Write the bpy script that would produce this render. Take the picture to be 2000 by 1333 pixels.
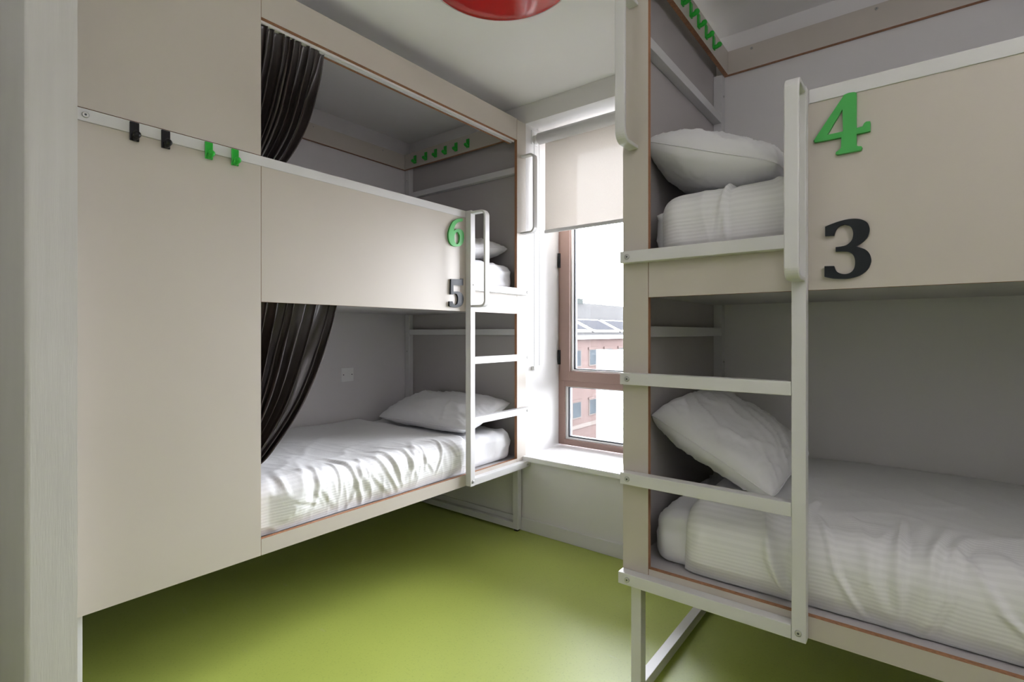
import bpy, bmesh, math, random
from mathutils import Vector, Matrix, noise

for o in list(bpy.data.objects):
    bpy.data.objects.remove(o, do_unlink=True)
scene = bpy.context.scene
COL = scene.collection
random.seed(5)

# ------------------------------------------------------------------ camera
CAM_H = 1.15
YAW = math.atan2(791, 1010)
cd = bpy.data.cameras.new('camera')
cam = bpy.data.objects.new('camera', cd)
COL.objects.link(cam)
cam.location = (0, 0, CAM_H)
cam.rotation_euler = (math.pi / 2, 0, YAW)
cd.sensor_fit = 'HORIZONTAL'
cd.sensor_width = 36.0
cd.lens = 36.0 * 1010 / 2000
cd.shift_y = -16.5 / 2000
cd.clip_start = 0.02
cd.clip_end = 500
scene.camera = cam

# ------------------------------------------------------------------ sky, exposure
SKY = 27.5
FILL_W = (5.0, 25.0)   # added fill lights: behind the camera, on the right wall
w = bpy.data.worlds.new('world')
scene.world = w
w.use_nodes = True
bg = w.node_tree.nodes['Background']
bg.inputs[0].default_value = (0.925, 0.91, 1.0, 1)
bg.inputs[1].default_value = SKY
scene.view_settings.view_transform = 'Standard'
scene.view_settings.look = 'None'
scene.view_settings.gamma = 1
scene.view_settings.use_curve_mapping = False
scene.view_settings.exposure = 0.45

# daylight portal in the window opening (guides sampling, emits nothing itself)
pl = bpy.data.lights.new('window_portal', 'AREA')
pl.shape = 'RECTANGLE'
pl.size, pl.size_y = 1.04, 1.93
pl.cycles.is_portal = True
plo = bpy.data.objects.new('window_portal', pl)
COL.objects.link(plo)
plo.location = (-1.27, 2.84, 1.40)
plo.rotation_euler = (-math.pi / 2, 0, 0)

# ------------------------------------------------------------------ materials
def srgb(r, g, b):
    f = lambda c: (c / 255 / 12.92) if c / 255 <= 0.04045 else ((c / 255 + 0.055) / 1.055) ** 2.4
    return (f(r), f(g), f(b), 1)

def mat(name, col, rough=0.5, metal=0.0, spec=0.5, var=0.03, vscale=6.0, bump=0.0, bscale=150.0,
        sheen=0.0, coat=0.0, stretch=None):
    m = bpy.data.materials.new(name)
    m.use_nodes = True
    nt = m.node_tree
    p = nt.nodes['Principled BSDF']
    p.inputs['Roughness'].default_value = rough
    p.inputs['Metallic'].default_value = metal
    p.inputs['Specular IOR Level'].default_value = spec
    p.inputs['Sheen Weight'].default_value = sheen
    p.inputs['Coat Weight'].default_value = coat
    tc = nt.nodes.new('ShaderNodeTexCoord')
    src = tc.outputs['Object']
    if stretch:
        mp = nt.nodes.new('ShaderNodeMapping')
        mp.inputs['Scale'].default_value = stretch
        nt.links.new(src, mp.inputs[0])
        src = mp.outputs[0]
    n = nt.nodes.new('ShaderNodeTexNoise')
    n.inputs['Scale'].default_value = vscale
    n.inputs['Detail'].default_value = 4
    nt.links.new(src, n.inputs['Vector'])
    cr = nt.nodes.new('ShaderNodeValToRGB')
    c = col if len(col) == 4 else (*col, 1)
    cr.color_ramp.elements[0].position = 0.3
    cr.color_ramp.elements[1].position = 0.7
    cr.color_ramp.elements[0].color = tuple(max(0, x * (1 - var)) for x in c[:3]) + (1,)
    cr.color_ramp.elements[1].color = tuple(min(1, x * (1 + var)) for x in c[:3]) + (1,)
    nt.links.new(n.outputs['Fac'], cr.inputs[0])
    nt.links.new(cr.outputs[0], p.inputs['Base Color'])
    if bump > 0:
        n2 = nt.nodes.new('ShaderNodeTexNoise')
        n2.inputs['Scale'].default_value = bscale
        n2.inputs['Detail'].default_value = 3
        nt.links.new(src, n2.inputs['Vector'])
        b = nt.nodes.new('ShaderNodeBump')
        b.inputs['Strength'].default_value = bump
        b.inputs['Distance'].default_value = 0.002
        nt.links.new(n2.outputs['Fac'], b.inputs['Height'])
        nt.links.new(b.outputs[0], p.inputs['Normal'])
    return m

M = {}
M['laminate'] = mat('beige_laminate', (0.53, 0.485, 0.43), 0.42, var=0.015, vscale=3, bump=0.02, bscale=400)
M['edge'] = mat('birch_ply_edge', (0.33, 0.155, 0.075), 0.6, var=0.25, vscale=40, stretch=(3, 3, 40))
M['metal'] = mat('pale_grey_powder_coat', (0.655, 0.65, 0.65), 0.38, var=0.01, bump=0.03, bscale=700)
M['deck'] = mat('grey_board', (0.50, 0.48, 0.48), 0.5, var=0.02)
M['wall'] = mat('grey_white_paint', (0.74, 0.725, 0.715), 0.7, var=0.012, vscale=2, bump=0.06, bscale=220)
M['wallgrey'] = mat('soft_grey_paint', (0.68, 0.66, 0.67), 0.7, var=0.012, vscale=2, bump=0.05, bscale=220)
M['endboard'] = mat('taupe_grey_board', (0.44, 0.415, 0.41), 0.6, var=0.015, vscale=2)
M['partition'] = mat('brushed_grey_paint', (0.60, 0.585, 0.57), 0.55, var=0.03, vscale=9, bump=0.12, bscale=60, stretch=(1, 6, 0.35))
M['ceiling'] = mat('white_ceiling_paint', (0.87, 0.86, 0.85), 0.8, var=0.008, vscale=2)
M['skirting'] = mat('grey_skirting_paint', (0.68, 0.67, 0.665), 0.5, var=0.01)
M['frame'] = mat('mauve_brown_window_paint', (0.30, 0.195, 0.165), 0.45, var=0.03)
M['bead'] = mat('pale_glazing_bead', (0.75, 0.74, 0.73), 0.4, var=0.01)
M['gasket'] = mat('dark_rubber_gasket', (0.06, 0.065, 0.075), 0.6, var=0.05)
M['sill'] = mat('white_stone_sill', (0.83, 0.83, 0.82), 0.12, var=0.015, vscale=12)
M['black'] = mat('black_plastic', (0.006, 0.006, 0.007), 0.35, spec=0.25, var=0.05)
M['green'] = mat('green_plastic', (0.015, 0.40, 0.03), 0.3, var=0.05)
M['greennum'] = mat('green_acrylic', (0.045, 0.36, 0.065), 0.45, var=0.02)
M['darknum'] = mat('slate_acrylic', (0.0075, 0.0105, 0.013), 0.42, spec=0.25, var=0.03)
M['red'] = mat('glossy_red_enamel', (0.52, 0.012, 0.010), 0.12, var=0.02, coat=0.6)
M['screw'] = mat('zinc_screw', (0.55, 0.55, 0.54), 0.35, metal=0.6, var=0.03)
M['alu'] = mat('brushed_aluminium_track', (0.74, 0.74, 0.74), 0.3, metal=0.35, var=0.02, stretch=(1, 1, 30))
M['plastic'] = mat('white_plastic', (0.84, 0.84, 0.84), 0.35, var=0.01)
M['chain'] = mat('grey_bead_chain', (0.42, 0.42, 0.42), 0.4, var=0.02)
M['rubber'] = mat('black_rubber', (0.01, 0.01, 0.01), 0.7, var=0.05)
M['lampbase'] = mat('white_lamp_base', (0.8, 0.79, 0.78), 0.4, var=0.01)

def floor_mat():
    m = mat('green_vinyl_floor', (0.40, 0.475, 0.095), 0.40, spec=0.65, var=0.05, vscale=1.6)
    nt = m.node_tree
    p = nt.nodes['Principled BSDF']
    tc = [n for n in nt.nodes if n.type == 'TEX_COORD'][0]
    # fine speckle
    n = nt.nodes.new('ShaderNodeTexNoise'); n.inputs['Scale'].default_value = 130; n.inputs['Detail'].default_value = 2
    nt.links.new(tc.outputs['Object'], n.inputs['Vector'])
    cr = nt.nodes.new('ShaderNodeValToRGB')
    cr.color_ramp.elements[0].position = 0.30; cr.color_ramp.elements[0].color = (0.88, 0.89, 0.88, 1)
    cr.color_ramp.elements[1].position = 0.42; cr.color_ramp.elements[1].color = (1, 1, 1, 1)
    nt.links.new(n.outputs['Fac'], cr.inputs[0])
    old = p.inputs['Base Color'].links[0].from_socket
    mx = nt.nodes.new('ShaderNodeMix'); mx.data_type = 'RGBA'; mx.blend_type = 'MULTIPLY'; mx.inputs[0].default_value = 1
    nt.links.new(old, mx.inputs[6]); nt.links.new(cr.outputs[0], mx.inputs[7])
    # a few pale scuffs
    mp = nt.nodes.new('ShaderNodeMapping'); mp.inputs['Scale'].default_value = (3, 14, 1); mp.inputs['Rotation'].default_value = (0, 0, 0.6)
    nt.links.new(tc.outputs['Object'], mp.inputs[0])
    n3 = nt.nodes.new('ShaderNodeTexNoise'); n3.inputs['Scale'].default_value = 2.2; n3.inputs['Detail'].default_value = 3
    nt.links.new(mp.outputs[0], n3.inputs['Vector'])
    c3 = nt.nodes.new('ShaderNodeValToRGB')
    c3.color_ramp.elements[0].position = 0.70; c3.color_ramp.elements[0].color = (0, 0, 0, 1)
    c3.color_ramp.elements[1].position = 0.76; c3.color_ramp.elements[1].color = (0.35, 0.35, 0.35, 1)
    nt.links.new(n3.outputs['Fac'], c3.inputs[0])
    m2 = nt.nodes.new('ShaderNodeMix'); m2.data_type = 'RGBA'
    nt.links.new(c3.outputs[0], m2.inputs[0]); nt.links.new(mx.outputs[2], m2.inputs[6])
    m2.inputs[7].default_value = (0.45, 0.48, 0.25, 1)
    nt.links.new(m2.outputs[2], p.inputs['Base Color'])
    n2 = nt.nodes.new('ShaderNodeTexNoise'); n2.inputs['Scale'].default_value = 260
    nt.links.new(tc.outputs['Object'], n2.inputs['Vector'])
    b = nt.nodes.new('ShaderNodeBump'); b.inputs['Strength'].default_value = 0.12; b.inputs['Distance'].default_value = 0.001
    nt.links.new(n2.outputs['Fac'], b.inputs['Height']); nt.links.new(b.outputs[0], p.inputs['Normal'])
    return m
M['floor'] = floor_mat()

def linen_mat(name, col, stripe=0.0):
    m = mat(name, col, 0.75, spec=0.25, var=0.012, vscale=5, sheen=0.15)
    nt = m.node_tree; p = nt.nodes['Principled BSDF']
    tc = [n for n in nt.nodes if n.type == 'TEX_COORD'][0]
    nz = nt.nodes.new('ShaderNodeTexNoise'); nz.inputs['Scale'].default_value = 22; nz.inputs['Detail'].default_value = 5
    nt.links.new(tc.outputs['Object'], nz.inputs['Vector'])
    b = nt.nodes.new('ShaderNodeBump'); b.inputs['Strength'].default_value = 0.22; b.inputs['Distance'].default_value = 0.006
    nt.links.new(nz.outputs['Fac'], b.inputs['Height'])
    last = b
    if stripe > 0:
        uv = nt.nodes.new('ShaderNodeUVMap')
        wv = nt.nodes.new('ShaderNodeTexWave'); wv.wave_type = 'BANDS'; wv.bands_direction = 'Y'
        wv.inputs['Scale'].default_value = 30; wv.inputs['Distortion'].default_value = 0.0
        nt.links.new(uv.outputs[0], wv.inputs['Vector'])
        b2 = nt.nodes.new('ShaderNodeBump'); b2.inputs['Strength'].default_value = 0.2 * stripe; b2.inputs['Distance'].default_value = 0.0015
        nt.links.new(wv.outputs['Fac'], b2.inputs['Height']); nt.links.new(b.outputs[0], b2.inputs['Normal'])
        last = b2
        old = p.inputs['Base Color'].links[0].from_socket
        mx = nt.nodes.new('ShaderNodeMix'); mx.data_type = 'RGBA'; mx.blend_type = 'MULTIPLY'
        mx.inputs[0].default_value = 1
        cr = nt.nodes.new('ShaderNodeValToRGB')
        k = 1 - 0.05 * stripe
        cr.color_ramp.elements[0].color = (k, k, k, 1); cr.color_ramp.elements[0].position = 0.35
        cr.color_ramp.elements[1].color = (1, 1, 1, 1); cr.color_ramp.elements[1].position = 0.65
        nt.links.new(wv.outputs['Fac'], cr.inputs[0])
        nt.links.new(old, mx.inputs[6]); nt.links.new(cr.outputs[0], mx.inputs[7])
        nt.links.new(mx.outputs[2], p.inputs['Base Color'])
    nt.links.new(last.outputs[0], p.inputs['Normal'])
    return m
M['sheet'] = linen_mat('white_cotton_sheet', (0.78, 0.78, 0.80))
M['duvet'] = linen_mat('white_striped_cotton', (0.80, 0.80, 0.805), 1.0)
M['pillow'] = linen_mat('white_pillowcase', (0.78, 0.78, 0.79), 0.0)
M['curtain'] = mat('dark_brown_satin', (0.030, 0.0225, 0.0215), 0.33, spec=0.6, var=0.08, vscale=20)

def glass_mat():
    m = bpy.data.materials.new('clear_window_glass'); m.use_nodes = True
    nt = m.node_tree
    for n in list(nt.nodes): nt.nodes.remove(n)
    out = nt.nodes.new('ShaderNodeOutputMaterial')
    t = nt.nodes.new('ShaderNodeBsdfTransparent'); t.inputs[0].default_value = (0.93, 0.95, 0.94, 1)
    g = nt.nodes.new('ShaderNodeBsdfGlossy'); g.inputs['Roughness'].default_value = 0.01
    fr = nt.nodes.new('ShaderNodeFresnel'); fr.inputs[0].default_value = 1.45
    mx = nt.nodes.new('ShaderNodeMixShader')
    nt.links.new(fr.outputs[0], mx.inputs[0]); nt.links.new(t.outputs[0], mx.inputs[1]); nt.links.new(g.outputs[0], mx.inputs[2])
    nt.links.new(mx.outputs[0], out.inputs[0])
    return m
M['glass'] = glass_mat()

def blind_mat():
    m = bpy.data.materials.new('cream_blind_fabric'); m.use_nodes = True
    nt = m.node_tree
    for n in list(nt.nodes): nt.nodes.remove(n)
    out = nt.nodes.new('ShaderNodeOutputMaterial')
    tc = nt.nodes.new('ShaderNodeTexCoord')
    n = nt.nodes.new('ShaderNodeTexNoise'); n.inputs['Scale'].default_value = 300
    nt.links.new(tc.outputs['Object'], n.inputs['Vector'])
    cr = nt.nodes.new('ShaderNodeValToRGB')
    cr.color_ramp.elements[0].color = (0.60, 0.56, 0.50, 1); cr.color_ramp.elements[1].color = (0.68, 0.64, 0.58, 1)
    nt.links.new(n.outputs['Fac'], cr.inputs[0])
    d = nt.nodes.new('ShaderNodeBsdfDiffuse'); t = nt.nodes.new('ShaderNodeBsdfTranslucent')
    nt.links.new(cr.outputs[0], d.inputs[0])
    t.inputs[0].default_value = (0.62, 0.56, 0.50, 1)
    mx = nt.nodes.new('ShaderNodeMixShader'); mx.inputs[0].default_value = 0.12
    nt.links.new(d.outputs[0], mx.inputs[1]); nt.links.new(t.outputs[0], mx.inputs[2])
    tr = nt.nodes.new('ShaderNodeBsdfTransparent')
    m2 = nt.nodes.new('ShaderNodeMixShader'); m2.inputs[0].default_value = 0.004
    nt.links.new(mx.outputs[0], m2.inputs[1]); nt.links.new(tr.outputs[0], m2.inputs[2])
    nt.links.new(m2.outputs[0], out.inputs[0])
    return m
M['blind'] = blind_mat()
# outside
M['brick'] = mat('red_brick', (0.047, 0.034, 0.031), 0.9, spec=0.03, var=0.08, vscale=1.2)
M['stonecourse'] = mat('pale_stone_band', (0.060, 0.052, 0.047), 0.9, spec=0.03)
M['slate'] = mat('grey_slate_roof', (0.0125, 0.0125, 0.0125), 0.85, spec=0.03, var=0.10, vscale=0.8)
M['solar'] = mat('dark_solar_glass', (0.0055, 0.006, 0.008), 0.8, spec=0.03, var=0.1)
M['outwhite'] = mat('white_cladding', (0.30, 0.30, 0.295), 0.8, spec=0.03, var=0.02)
M['outglass'] = mat('dim_far_window_glass', (0.016, 0.020, 0.023), 0.7, spec=0.03, var=0.2, vscale=0.6)
M['asphalt'] = mat('grey_paving', (0.16, 0.16, 0.155), 0.9, var=0.1, vscale=0.3)
M['chimney'] = mat('greenish_metal_vent', (0.02, 0.023, 0.022), 0.8, spec=0.03)

# ------------------------------------------------------------------ mesh helpers
def link_mesh(name, me, m, parent=None):
    """recentre mesh on its bounds, link, parent"""
    if len(me.vertices):
        xs = [v.co for v in me.vertices]
        c = Vector([(min(v[i] for v in xs) + max(v[i] for v in xs)) / 2 for i in range(3)])
        me.transform(Matrix.Translation(-c))
    else:
        c = Vector((0, 0, 0))
    o = bpy.data.objects.new(name, me)
    COL.objects.link(o)
    ms = m if isinstance(m, (list, tuple)) else [m]
    for x in ms: me.materials.append(x)
    if parent:
        o.parent = parent
        o.location = c - world_loc(parent)
    else:
        o.location = c
    return o

def world_loc(o):
    l = Vector((0, 0, 0))
    while o:
        l += o.location; o = o.parent
    return l

def finish(bm, name, m, parent=None, smooth=False):
    bmesh.ops.recalc_face_normals(bm, faces=bm.faces)
    me = bpy.data.meshes.new(name)
    bm.to_mesh(me); bm.free()
    if smooth:
        for p in me.polygons: p.use_smooth = True
    return link_mesh(name, me, m, parent)

def tag(o, label, cat, group=None):
    o['label'] = label; o['category'] = cat
    if group: o['group'] = group
    return o

def empty(name, loc):
    o = bpy.data.objects.new(name, None); COL.objects.link(o); o.location = loc
    o.empty_display_size = 0.1
    return o

def add_box(bm, lo, hi, bevel=0.0, mi=0):
    vs = [bm.verts.new((x, y, z)) for x in (lo[0], hi[0]) for y in (lo[1], hi[1]) for z in (lo[2], hi[2])]
    idx = [(0, 1, 3, 2), (4, 6, 7, 5), (0, 4, 5, 1), (2, 3, 7, 6), (0, 2, 6, 4), (1, 5, 7, 3)]
    fs = [bm.faces.new([vs[i] for i in f]) for f in idx]
    for f in fs: f.material_index = mi
    if bevel > 0:
        es = set(e for f in fs for e in f.edges)
        bmesh.ops.bevel(bm, geom=list(es), offset=bevel, segments=2, affect='EDGES', profile=0.6)
    return fs

def wbox(name, lo, hi, m, parent=None, bevel=0.0):
    bm = bmesh.new(); add_box(bm, lo, hi, bevel)
    return finish(bm, name, m, parent)

def add_cyl(bm, p0, p1, r0, r1=None, seg=16, caps=True):
    r1 = r0 if r1 is None else r1
    p0, p1 = Vector(p0), Vector(p1)
    a = (p1 - p0).normalized()
    t = Vector((0, 0, 1)) if abs(a.z) < 0.9 else Vector((1, 0, 0))
    u = a.cross(t).normalized(); v = a.cross(u)
    A = [bm.verts.new(p0 + (u * math.cos(2 * math.pi * i / seg) + v * math.sin(2 * math.pi * i / seg)) * r0) for i in range(seg)]
    B = [bm.verts.new(p1 + (u * math.cos(2 * math.pi * i / seg) + v * math.sin(2 * math.pi * i / seg)) * r1) for i in range(seg)]
    for i in range(seg):
        j = (i + 1) % seg
        f = bm.faces.new((A[i], A[j], B[j], B[i])); f.smooth = True
    if caps:
        bm.faces.new(A); bm.faces.new(B[::-1])

def add_ball(bm, c, r, seg=12, rings=8, squash=(1, 1, 1)):
    res = bmesh.ops.create_uvsphere(bm, u_segments=seg, v_segments=rings, radius=r)
    for v in res['verts']:
        v.co = Vector((v.co.x * squash[0], v.co.y * squash[1], v.co.z * squash[2])) + Vector(c)
        for f in v.link_faces: f.smooth = True

def add_tube(bm, pts, r, seg=8, closed=False):
    pts = [Vector(p) for p in pts]; n = len(pts); rings = []
    for i, p in enumerate(pts):
        a = pts[(i + 1) % n] if (closed or i < n - 1) else pts[i]
        b = pts[i - 1] if (closed or i > 0) else pts[i]
        t = (a - b).normalized()
        h = Vector((0, 0, 1)) if abs(t.z) < 0.95 else Vector((1, 0, 0))
        u = t.cross(h).normalized(); v = t.cross(u)
        rings.append([bm.verts.new(p + (u * math.cos(2 * math.pi * k / seg) + v * math.sin(2 * math.pi * k / seg)) * r) for k in range(seg)])
    m = n if closed else n - 1
    for i in range(m):
        A, B = rings[i], rings[(i + 1) % n]
        for k in range(seg):
            f = bm.faces.new((A[k], A[(k + 1) % seg], B[(k + 1) % seg], B[k])); f.smooth = True
    if not closed:
        bm.faces.new(rings[0]); bm.faces.new(rings[-1][::-1])

def struct(o):
    o['kind'] = 'structure'; return o

# ------------------------------------------------------------------ the room
CEIL = 2.475
YW = 2.415            # inner face of the window wall
XL = -2.80            # inner face of the left wall
XR = 1.37
YB = -1.35            # wall behind the camera
WX0, WX1, WZ0, WZ1 = -1.79, -0.75, 0.41, 2.365
YO = 2.86             # outer face of the window wall

struct(wbox('floor', (XL - .1, YB - .1, -0.12), (XR + .1, YO, 0), M['floor']))
struct(wbox('ceiling', (XL - .1, YB - .1, CEIL), (XR + .1, YO, CEIL + 0.12), M['ceiling']))
bm = bmesh.new()
add_box(bm, (XL - .1, YW, 0), (WX0, YO, CEIL))
add_box(bm, (WX1, YW, 0), (XR + .1, YO, CEIL))
add_box(bm, (WX0, YW, 0), (WX1, YO, WZ0))
add_box(bm, (WX0, YW, WZ1), (WX1, YO, CEIL))
struct(finish(bm, 'wall_back', M['wall']))
struct(wbox('wall_left', (XL - .1, YB - .1, 0), (XL, YW, CEIL), M['wallgrey']))
struct(wbox('wall_right', (XR, YB - .1, 0), (XR + .1, YW, CEIL), M['wall']))
struct(wbox('wall_front', (XL, YB - .1, 0), (XR, YB, CEIL), M['wall']))
# end of the dividing wall beside the camera, corner slightly rounded
bm = bmesh.new()
add_box(bm, (XL, 0.255, 0), (-1.68, 0.354, CEIL))
es = [e for e in bm.edges if all(abs(v.co.x + 1.68) < 1e-5 and abs(v.co.y - .255) < 1e-5 for v in e.verts)]
bmesh.ops.bevel(bm, geom=es, offset=0.010, segments=5, affect='EDGES', profile=0.5)
struct(finish(bm, 'wall_partition', M['partition']))
# skirting
def skirting(name, lo, hi):
    struct(wbox(name, lo, hi, M['skirting'], None, 0.003))
skirting('baseboard_back', (XL + .001, YW - .014, 0.0005), (XR - .001, YW - .0003, 0.075))
skirting('baseboard_left', (XL + .0003, .356, 0.0005), (XL + .014, YW - .016, 0.075))

# ------------------------------------------------------------------ window
win = struct(empty('window_1', (-1.27, 2.79, WZ0)))
FZ0 = 0.445
YF0, YF1 = 2.765, 2.835
TR0, TR1 = 0.812, 0.872
def ring_frame(name, x0, x1, z0, z1, y0, y1, wl, wr, wb, wt, m, parent, bevel=0.002):
    bm = bmesh.new()
    add_box(bm, (x0, y0, z0), (x0 + wl, y1, z1), bevel)
    add_box(bm, (x1 - wr, y0, z0), (x1, y1, z1), bevel)
    add_box(bm, (x0 + wl, y0, z0), (x1 - wr, y1, z0 + wb), bevel)
    add_box(bm, (x0 + wl, y0, z1 - wt), (x1 - wr, y1, z1), bevel)
    return finish(bm, name, m, parent)
ring_frame('window_frame', WX0, WX1, FZ0, WZ1, YF0, YF1, .045, .045, .036, .05, M['frame'], win)
wbox('transom', (WX0 + .045, YF0, TR0), (WX1 - .045, YF1, TR1), M['frame'], win, 0.002)
sash = ring_frame('sash', WX0 + .022, WX1 - .022, TR1 - .022, WZ1 - .025, YF0 - .016, YF1 - .02, .068, .068, .060, .06, M['frame'], win)
sx0, sx1, sz0, sz1 = WX0 + .09, WX1 - .09, TR1 + .038, WZ1 - .085
ring_frame('glazing_bead', sx0, sx1, sz0, sz1, YF0 + .004, YF1 - .022, .011, .011, .009, .009, M['bead'], sash, 0.001)
ring_frame('gasket', sx0 + .011, sx1 - .011, sz0 + .009, sz1 - .009, YF0 + .022, YF1 - .026, .009, .009, .006, .006, M['gasket'], sash, 0)
wbox('pane', (sx0 + .012, YF0 + .028, sz0 + .010), (sx1 - .012, YF0 + .034, sz1 - .010), M['glass'], sash)
lx0, lx1, lz0, lz1 = WX0 + .045, WX1 - .045, FZ0 + .036, TR0
ring_frame('glazing_bead', lx0, lx1, lz0, lz1, YF0 + .012, YF1 - .01, .012, .012, .010, .004, M['bead'], win, 0.001)
ring_frame('gasket', lx0 + .012, lx1 - .012, lz0 + .010, lz1 - .004, YF0 + .026, YF1 - .014, .010, .010, .008, .004, M['gasket'], win, 0)
wbox('pane', (lx0 + .013, YF0 + .032, lz0 + .011), (lx1 - .013, YF0 + .038, lz1 - .005), M['glass'], win)
for zc in (1.603, 0.995):
    bm = bmesh.new()
    add_cyl(bm, (WX0 + .016, YF0 - .018, zc - .045), (WX0 + .016, YF0 - .018, zc + .045), 0.0095, seg=12)
    add_box(bm, (WX0 + .008, YF0 - .016, zc - .04), (WX0 + .024, YF0 - .002, zc + .04), 0.001)
    finish(bm, 'hinge', M['black'], win)
wbox('window_sill', (WX0 - .008, YW - .030, WZ0 - .002), (WX1 + .008, YW - .0005, FZ0 - .008), M['sill'], win, 0.005)
wbox('sill_board', (WX0 + .0005, YW - .0004, WZ0 + .0005), (WX1 - .0005, YF1, FZ0 - .008), M['sill'], win)

# ------------------------------------------------------------------ roller blind
rb = tag(empty('roller_blind', (-1.27, 2.50, 1.74)), 'cream roller blind half lowered over the window, beside a bead chain', 'blind')
bm = bmesh.new(); add_cyl(bm, (WX0 + .036, 2.50, 2.293), (WX1 - .036, 2.50, 2.293), 0.033, seg=28); finish(bm, 'roller_tube', M['metal'], rb)
bm = bmesh.new()
gx = [WX0 + .058 + (WX1 - WX0 - .103) * i / 30 for i in range(31)]
gz = [1.752 + (2.293 - 1.752) * j / 20 for j in range(21)]
gv = [[bm.verts.new((x, 2.5292 + .0012 * math.sin(9 * x + 2 * z), z)) for z in gz] for x in gx]
for i in range(30):
    for j in range(20): bm.faces.new((gv[i][j], gv[i + 1][j], gv[i + 1][j + 1], gv[i][j + 1]))
finish(bm, 'blind_fabric', M['blind'], rb, True)
bm = bmesh.new(); add_box(bm, (WX0 + .056, 2.522, 1.736), (WX1 - .043, 2.5365, 1.756), 0.004); finish(bm, 'bottom_bar', M['metal'], rb)
for x0, x1 in ((WX0 + .001, WX0 + .036), (WX1 - .036, WX1 - .001)):
    bm = bmesh.new()
    add_box(bm, (min(x0, x1) if x0 < -1.2 else x1 - .004, 2.468, 2.262), ((x0 + .004) if x0 < -1.2 else x1, 2.532, 2.345), 0.001)
    add_cyl(bm, (x0, 2.50, 2.293), (x1, 2.50, 2.293), 0.026, seg=20)
    finish(bm, 'bracket', M['plastic'], rb)
bm = bmesh.new()
for yy, ph in ((2.474, 0.0), (2.526, 0.5)):
    z = 2.28
    k = 0
    while z > 0.955:
        bmesh.ops.create_icosphere(bm, subdivisions=1, radius=0.0027, matrix=Matrix.Translation((WX0 + .018, yy, z)))
        z -= 0.0075
    add_tube(bm, [(WX0 + .018, yy, 2.29), (WX0 + .018, yy, 0.95)], 0.0008, 5)
finish(bm, 'bead_chain', M['chain'], rb)
bm = bmesh.new(); add_box(bm, (WX0 + .002, 2.470, 0.930), (WX0 + .022, 2.530, 0.952), 0.003); finish(bm, 'chain_holder', M['plastic'], rb)

# ------------------------------------------------------------------ red lamp on the ceiling
LC = (-1.204, 1.47)
lamp = tag(empty('ceiling_lamp', (LC[0], LC[1], CEIL - .03)), 'round glossy red lamp on the white ceiling', 'lamp')
def lathe(name, prof, c, m, parent, seg=72):
    bm = bmesh.new(); rings = []
    for r, z in prof:
        if r < 1e-5: rings.append([bm.verts.new((c[0], c[1], z))])
        else: rings.append([bm.verts.new((c[0] + r * math.cos(2 * math.pi * i / seg), c[1] + r * math.sin(2 * math.pi * i / seg), z)) for i in range(seg)])
    for A, B in zip(rings, rings[1:]):
        for i in range(seg):
            j = (i + 1) % seg
            if len(A) == 1: bm.faces.new((A[0], B[i], B[j]))
            elif len(B) == 1: bm.faces.new((A[i], A[j], B[0]))
            else: bm.faces.new((A[i], A[j], B[j], B[i]))
    return finish(bm, name, m, parent, smooth=True)
lathe('shade', [(0, CEIL - .030), (.10, CEIL - .029), (.20, CEIL - .026), (.262, CEIL - .020), (.276, CEIL - .014), (.279, CEIL - .008), (.279, CEIL - .004)], LC, M['red'], lamp)
lathe('rim', [(.276, CEIL - .0005), (.286, CEIL - .0005), (.286, CEIL - .007), (.280, CEIL - .008), (.280, CEIL - .001)], LC, M['lampbase'], lamp)

# ------------------------------------------------------------------ fill lights in half bowls, added out of view to brighten the room
def fill_light(base, ang, label, watt):
    """half bowl on a wall; ang turns its outward direction (0 = +y)"""
    lp = tag(empty('fill_lamp', base), label, 'lamp', 'added fill lights')
    bm = bmesh.new(); rings = []
    for k in range(9):
        a = math.pi / 2 * k / 8
        r, h = .16 * math.sin(a) + .004, -.13 * math.cos(a)
        rings.append([bm.verts.new(Matrix.Rotation(ang, 3, 'Z') @ Vector((r * math.cos(t), .001 + r * math.sin(t), h)) + Vector(base)) for t in [math.pi * i / 24 for i in range(25)]])
    for A, B in zip(rings, rings[1:]):
        for i in range(24): bm.faces.new((A[i], A[i + 1], B[i + 1], B[i]))
    o = finish(bm, 'bowl', M['lampbase'], lp, True)
    sd = o.modifiers.new('shell', 'SOLIDIFY'); sd.thickness = .004
    ld = bpy.data.lights.new('fill_area_light', 'AREA'); ld.shape = 'RECTANGLE'; ld.size, ld.size_y = .20, .09
    ld.energy = watt; ld.color = (.96, .935, 1.0)
    lo = bpy.data.objects.new('fill_area', ld); COL.objects.link(lo); lo.parent = lp
    lo.location = Matrix.Rotation(ang, 3, 'Z') @ Vector((0, .07, .012)); lo.rotation_euler = (math.pi, 0, -ang)
fill_light((-.9, YB, 1.80), 0, 'added unseen fill light in a white half-bowl on the wall behind the viewer', FILL_W[0])
fill_light((XR, .15, 1.72), math.pi / 2, 'added unseen fill light in a white half-bowl on the side wall out past the number 4 bunk', FILL_W[1])

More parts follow.
